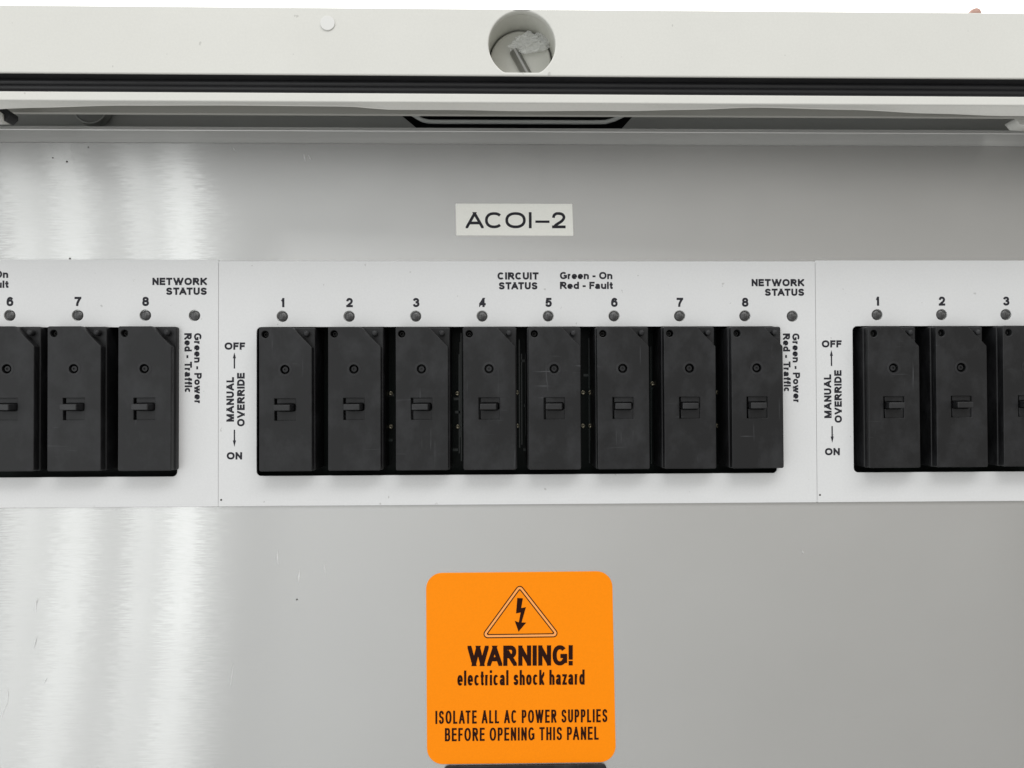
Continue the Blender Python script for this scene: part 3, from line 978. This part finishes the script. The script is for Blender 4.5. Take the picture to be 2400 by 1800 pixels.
def inset(pts, d):
    n = len(pts)
    out = []
    lines = []
    for i in range(n):
        p, q = Vector(pts[i]), Vector(pts[(i + 1) % n])
        nn = Vector((-(q - p).y, (q - p).x)).normalized()
        if nn.dot(Vector(tri_c) - p) < 0:
            nn = -nn
        lines.append((p + nn * d, q - p))
    for i in range(n):
        (p, u), (q, v) = lines[i - 1], lines[i]
        den = u.x * v.y - u.y * v.x
        t = ((q - p).x * v.y - (q - p).y * v.x) / den
        out.append(tuple(p + u * t))
    return out


def tri_ring(d0, d1, r0, r1):
    return [round_poly(inset(tri, d0), r0), round_poly(inset(tri, d1), r1)]


u = k * PX
mesh_obj('triangle_outline', fill_mesh('triangle_outline', tri_ring(0, 8 * u, 34 * u, 26 * u), YS, 0.00004), 'ink_brown', ws)
mesh_obj('triangle_band', fill_mesh('triangle_band', tri_ring(8.2 * u, 25 * u, 25.8 * u, 11 * u), YS, 0.00004), 'orange_pale', ws)
mesh_obj('triangle_outline', fill_mesh('triangle_outline', tri_ring(25.2 * u, 33 * u, 10.8 * u, 6 * u), YS, 0.00004), 'ink_brown', ws)
bolt = [(803, 280), (848, 283), (835, 362), (873, 355), (838, 478), (875, 480), (813, 553), (782, 465), (815, 478), (830, 398), (793, 405)]
mesh_obj('lightning_bolt', fill_mesh('lightning_bolt', [[wq(*p) for p in bolt]], YS, 0.00004), 'ink_brown', ws)
px_text('warning_word', 'WARNING!', wz(400, 832), wz(1252, 826), 163 * k, 34 * k, 'ink_brown', ws, YS, gap=0.07)
px_text('warning_line', 'electrical shock hazard', wz(318, 990), wz(1348, 981), 121 * k, 18.5 * k, 'ink_brown', ws, YS, xh=0.70, gap=0.085, space=0.34)
px_text('warning_line', 'ISOLATE ALL AC POWER SUPPLIES', wz(140, 1300), wz(1532, 1285), 105 * k, 15.5 * k, 'ink_brown', ws, YS, gap=0.12, space=0.38, kern=0.5)
px_text('warning_line', 'BEFORE OPENING THIS PANEL', wz(217, 1440), wz(1462, 1427), 105 * k, 15.5 * k, 'ink_brown', ws, YS, gap=0.12, space=0.38, kern=0.5)

# black fitting whose upper edge shows under the sticker
pts = [Q(1040, 1793), Q(1421, 1788), Q(1425, 1960), Q(1044, 1965)]
bp = mesh_obj('black_cover', fill_mesh('black_cover', [round_poly(pts, 0.0016, 6)], -0.0009, 0.0009, 0.0002, 2), 'plastic')
tag(bp, 'black rounded cover just showing below the orange warning sticker', 'cover')

# ------------------------------------------------------------------ cabinet frame along the top
FY = -0.030
frame = empty('electrical_cabinet', (0, FY, 0))
tag(frame, 'cream white painted cabinet edge across the top with a black rubber seal', 'cabinet')
fz = lambda y22, Y=FY: P(1200, y22 * Z4, Y).z
FXL, FXR = -0.26, 0.285
zt, zb = fz(19), fz(163)
inv = lambda me: me


def fobj(name, me, m, smooth=False):
    o = mesh_obj(name, me, m, frame, (0, -FY, 0), smooth)
    return o


hc = P(1223.3, 103, FY)
hr = 79 * PX * (DIST + FY) / DIST
hole = [(hc.x + hr * math.cos(2 * math.pi * i / 72), max(hc.z + hr * math.sin(2 * math.pi * i / 72), zb + 0.0009)) for i in range(72)]
cl = []
for p in hole:
    if not cl or math.dist(p, cl[-1]) > 1e-6:
        cl.append(p)
hole = cl
fobj('front_face', fill_mesh('front_face', [[(FXL, zb), (FXR, zb), (FXR, zt), (FXL, zt)], hole], FY, 0.0022, 0.00035, 3), 'paint')
fobj('top_return', box_mesh('top_return', FXL, FXR, FY + 0.0023, FY + 0.030, zt - 0.00025, zt - 0.00003), 'paint')
# tube behind the hole
bm = bmesh.new()
ring = [[bm.verts.new((hc.x + (x - hc.x) * 1.006, y, hc.z + (z - hc.z) * 1.006)) for x, z in hole] for y in (FY + 0.0021, FY + 0.018)]
nh = len(hole)
for i in range(nh):
    bm.faces.new((ring[0][i], ring[0][(i + 1) % nh], ring[1][(i + 1) % nh], ring[1][i]))
bm.faces.new(ring[1])
fobj('lock_well', bm_mesh('lock_well', bm), 'lock')
# ribbed rubber seal
z0s, z1s = zb - 0.0002, fz(204)
prof = [(FY + 0.0006, zb - 0.00004), (FY + 0.0022, zb - 0.00008)]
ribs = 3
hs = (z0s - z1s) / ribs
for r_ in range(ribs):
    for q_ in range(7):
        t_ = q_ / 6
        prof.append((FY + 0.0036 - 0.0005 * math.sin(math.pi * t_) - 0.0003 * r_, z0s - hs * (r_ + t_)))
prof.append((FY + 0.006, z1s - 0.0008))
xs = [FXL + (FXR - FXL) * i / 30 for i in range(31)]
fobj('rubber_seal', extrude_profile('rubber_seal', prof, xs), 'rubber')
# lower rail with its underside
zr0, zr1 = fz(202), fz(222.5)
zs1 = fz(250, FY + 0.0095)
rail = [(FY + 0.006, zr0 + 0.0002), (FY + 0.0005, zr0), (FY + 0.0002, zr0 - 0.0001), (FY, zr0 - 0.0004), (FY, zr1 + 0.0003), (FY + 0.0001, zr1 + 0.0001), (FY + 0.0004, zr1)]
fobj('lower_rail', extrude_profile('lower_rail', rail, xs), 'paint', False)


SHADE_EDGE = [(-400, 262), (0, 256), (60, 252), (300, 245.5), (542, 244), (814, 245), (922, 252), (1079, 252), (1228, 254), (1437, 252), (1471, 252.5), (1634, 248.7), (1797, 242.6), (2014, 246.7), (2231, 255), (2400, 260), (2800, 262)]


def bow(x):
    """the rolled edge of the underside is not quite straight: it sags at both ends and behind the lock"""
    p = 1164 + x / (PX * (DIST + FY) / DIST)
    for (a, u_), (b, v_) in zip(SHADE_EDGE, SHADE_EDGE[1:]):
        if p <= b or b == SHADE_EDGE[-1][0]:
            t = min(max((p - a) / (b - a), 0), 1)
            t = t * t * (3 - 2 * t)
            return -(u_ + (v_ - u_) * t - 245) * PX * (DIST + FY) / DIST
    return 0


zm = P(1200, 251.5, FY + 0.0022).z
under = [(FY + 0.0004, zr1), (FY + 0.0020, zm + 0.0002), (FY + 0.0023, zm), (FY + 0.0027, zm + 0.0003), (FY + 0.0029, zm + 0.0014)]


def bow_wave(i, x):
    return (0, bow(x)) if i in (1, 2, 3) else (0, 0)


xs2 = [FXL + (FXR - FXL) * i / 120 for i in range(121)]
fobj('underside', extrude_profile('underside', under, xs2, wave=bow_wave), 'paint')
YZ = -0.010
fobj('shade_strip', box_mesh('shade_strip', FXL, FXR, YZ, YZ + 0.0015, P(1200, 268.7, YZ).z, P(1200, 268.7, YZ).z + 0.008), 'shade_grey')  # shaded rear zone of the underside, put in as a grey strip
# inner wall behind the gap, with the cut-out for the handle
YI = 0.016
tz = lambda x22, y22, Y=YI: Q(x22 * Z4, y22 * Z4, Y)
wall = [(FXL, 0.070), (FXR, 0.070), (FXR, zt - 0.004), (FXL, zt - 0.004)]
cut = [tz(856, 240), tz(1377, 240), tz(1340, 281), tz(905, 281)]
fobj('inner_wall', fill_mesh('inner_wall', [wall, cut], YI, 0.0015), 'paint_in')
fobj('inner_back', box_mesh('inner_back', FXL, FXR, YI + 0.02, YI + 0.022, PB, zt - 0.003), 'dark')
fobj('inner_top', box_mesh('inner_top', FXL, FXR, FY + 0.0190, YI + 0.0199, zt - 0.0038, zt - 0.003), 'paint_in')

# ------------------------------------------------------------------ lock in the hole
YK = FY + 0.0105
lk = empty('cabinet_lock', (hc.x, YK, hc.z))
tag(lk, 'pale grey round lock barrel sunk in the hole of the frame', 'lock')
br = hr * 0.955
me = turned('barrel', [(br, YK + 0.006 - YK), (br, 0.0004), (br - 0.0004, 0.0), (br * 0.35, -0.0002), (br * 0.1, -0.0002)], 56)
mesh_obj('barrel', me, 'lock', lk, (0, 0, 0), False)
p0, p1 = P(1205, 119, YK - 0.001), P(1234, 172, YK - 0.001)
dv = (p1 - p0)
ang = math.atan2(dv.x, -dv.z)
wdt = 22 * PX * (DIST + YK) / DIST
me = extrude_profile('key_blade', [(0, 0)], [0, 1]) if False else None
L_ = dv.length * 1.15
bmx = bmesh.new()
sec = [(-wdt / 2, 0.0009), (-wdt / 2, -0.0006), (-wdt * 0.12, -0.0016), (wdt * 0.12, -0.0016), (wdt / 2, -0.0004), (wdt / 2, 0.0009)]
rows = [[bmx.verts.new((x, y, -t_ * L_)) for x, y in sec] for t_ in (0, 1)]
for i in range(6):
    j = (i + 1) % 6
    bmx.faces.new((rows[0][i], rows[0][j], rows[1][j], rows[1][i]))
bmx.faces.new(rows[0])
bmx.faces.new(rows[1])
kb = mesh_obj('key_blade', bm_mesh('key_blade', bmx), 'steel', lk, (p0.x - hc.x, -0.0008, p0.z - hc.z))
kb.rotation_euler = (0, -ang, 0)

# crumpled clear film stuck on the lock
bm = bmesh.new()
bmesh.ops.create_icosphere(bm, subdivisions=4, radius=1.0)
rnd = random.Random(11)
from mathutils import noise as mn
for v in bm.verts:
    n_ = mn.noise(v.co * 2.3 + Vector((3, 1, 2))) * 0.5 + mn.noise(v.co * 6.0) * 0.32 + mn.noise(v.co * 13) * 0.14
    v.co = v.co * (1 + n_)
    v.co = Vector((v.co.x * 0.0052, v.co.y * 0.0013, v.co.z * 0.0026))
fc = P(1244, 101, YK - 0.0016)
fl = mesh_obj('plastic_scrap', bm_mesh('plastic_scrap', bm), 'film', None, fc)
fl.rotation_euler = (0, math.radians(-8), 0)
tag(fl, 'crumpled scrap of clear plastic film stuck on the lock', 'plastic film')

# small clear round sticker on the frame
c = Q(768, 55, FY)
ds = mesh_obj('round_sticker', fill_mesh('round_sticker', [circle(c[0], c[1], 17 * PX * (DIST + FY) / DIST, 28)], FY - 0.0003, 0.0003, 0.00008, 1), 'dot')
tag(ds, 'small round whitish sticker on the cream frame left of the lock', 'sticker')

# pinkish blob over the frame, built as a round stub
kc = P(2291, 28, 0.02)
kn = mesh_obj('round_stub', turned('round_stub', [(0.0017, 0.006), (0.0019, 0.0015), (0.0016, 0.0004), (0.0009, -0.0002), (0.0003, -0.0004)], 24), 'knob', None, (kc.x, 0.02, kc.z), True)
tag(kn, 'small brownish round stub peeking over the top right of the cream frame', 'bumper')

# bent wire handle in the gap
hy = 0.006
hp = [(950, 258), (962, 265), (974, 272.5), (987, 280), (1000, 284), (1019, 285.5), (1100, 285.7), (1200, 286), (1300, 286.3), (1407, 286.5), (1424, 284.5), (1440, 280), (1456, 272.5), (1468, 266), (1482, 258)]
hp = [Vector(v_) for v_ in cat_rom(hp, 4)]
bh = mesh_obj('wire_handle', tube('wire_handle', [P(v_.x, v_.y, hy) for v_ in hp], 5.0 * PX, 14), 'rod', None, (0, 0, 0), True)
tag(bh, 'grey bent rod handle lying in the dark cut-out under the frame', 'handle')

# corner brackets at both ends of the gap and a rimmed hole built as a grey disc
by = -0.019
lb = empty('corner_bracket', P(5, 270, by))
tag(lb, 'dark bracket with white block at the left end of the gap under the frame', 'bracket')
org = lb.location.copy()
me = fill_mesh('arm', [[Q(-60, 205, by), Q(0, 246, by), Q(23, 262, by), Q(23, 271, by), Q(12, 283, by), Q(9, 283, by), Q(9, 268, by), Q(-60, 225, by)]], by, 0.004, 0.0002)
mesh_obj('arm', me, 'rubber', lb, -org)
mesh_obj('block', fill_mesh('block', [[Q(-40, 266, by), Q(9, 267.5, by), Q(9, 282.5, by), Q(-40, 283, by)]], by - 0.0006, 0.004, 0.0003), 'paint', lb, -org)
by = -0.008
me = fill_mesh('corner_bracket', [[Q(2450, 232, by), Q(2400, 264, by), Q(2386, 274, by), Q(2379, 279, by), Q(2391, 293, by), Q(2450, 296, by)]], by, 0.005, 0.0003)
rb = mesh_obj('corner_bracket', me, 'paint')
tag(rb, 'pale painted bracket tip at the right end of the gap under the frame', 'bracket')
rc = P(211, 249, 0.012)
rv = empty('round_hole', rc)
mesh_obj('cap', turned('cap', [(0.0052, 0.0035), (0.0052, 0.0002), (0.0047, 0.0), (0.0005, -0.0001)], 40), 'hole_disc', rv, (0, 0, 0), True)  # grey disc in place of the dark hole
mesh_obj('rim', turned('rim', [(0.0052, 0.0030), (0.0052, -0.0002), (0.0054, -0.0003), (0.0056, 0.0), (0.0056, 0.0030)], 48, False), 'alu_plain', rv, (0, 0, 0), True)
tag(rv, 'dark round hole with shiny rim, built as a grey disc, half hidden behind the flange at upper left', 'hole_disc')
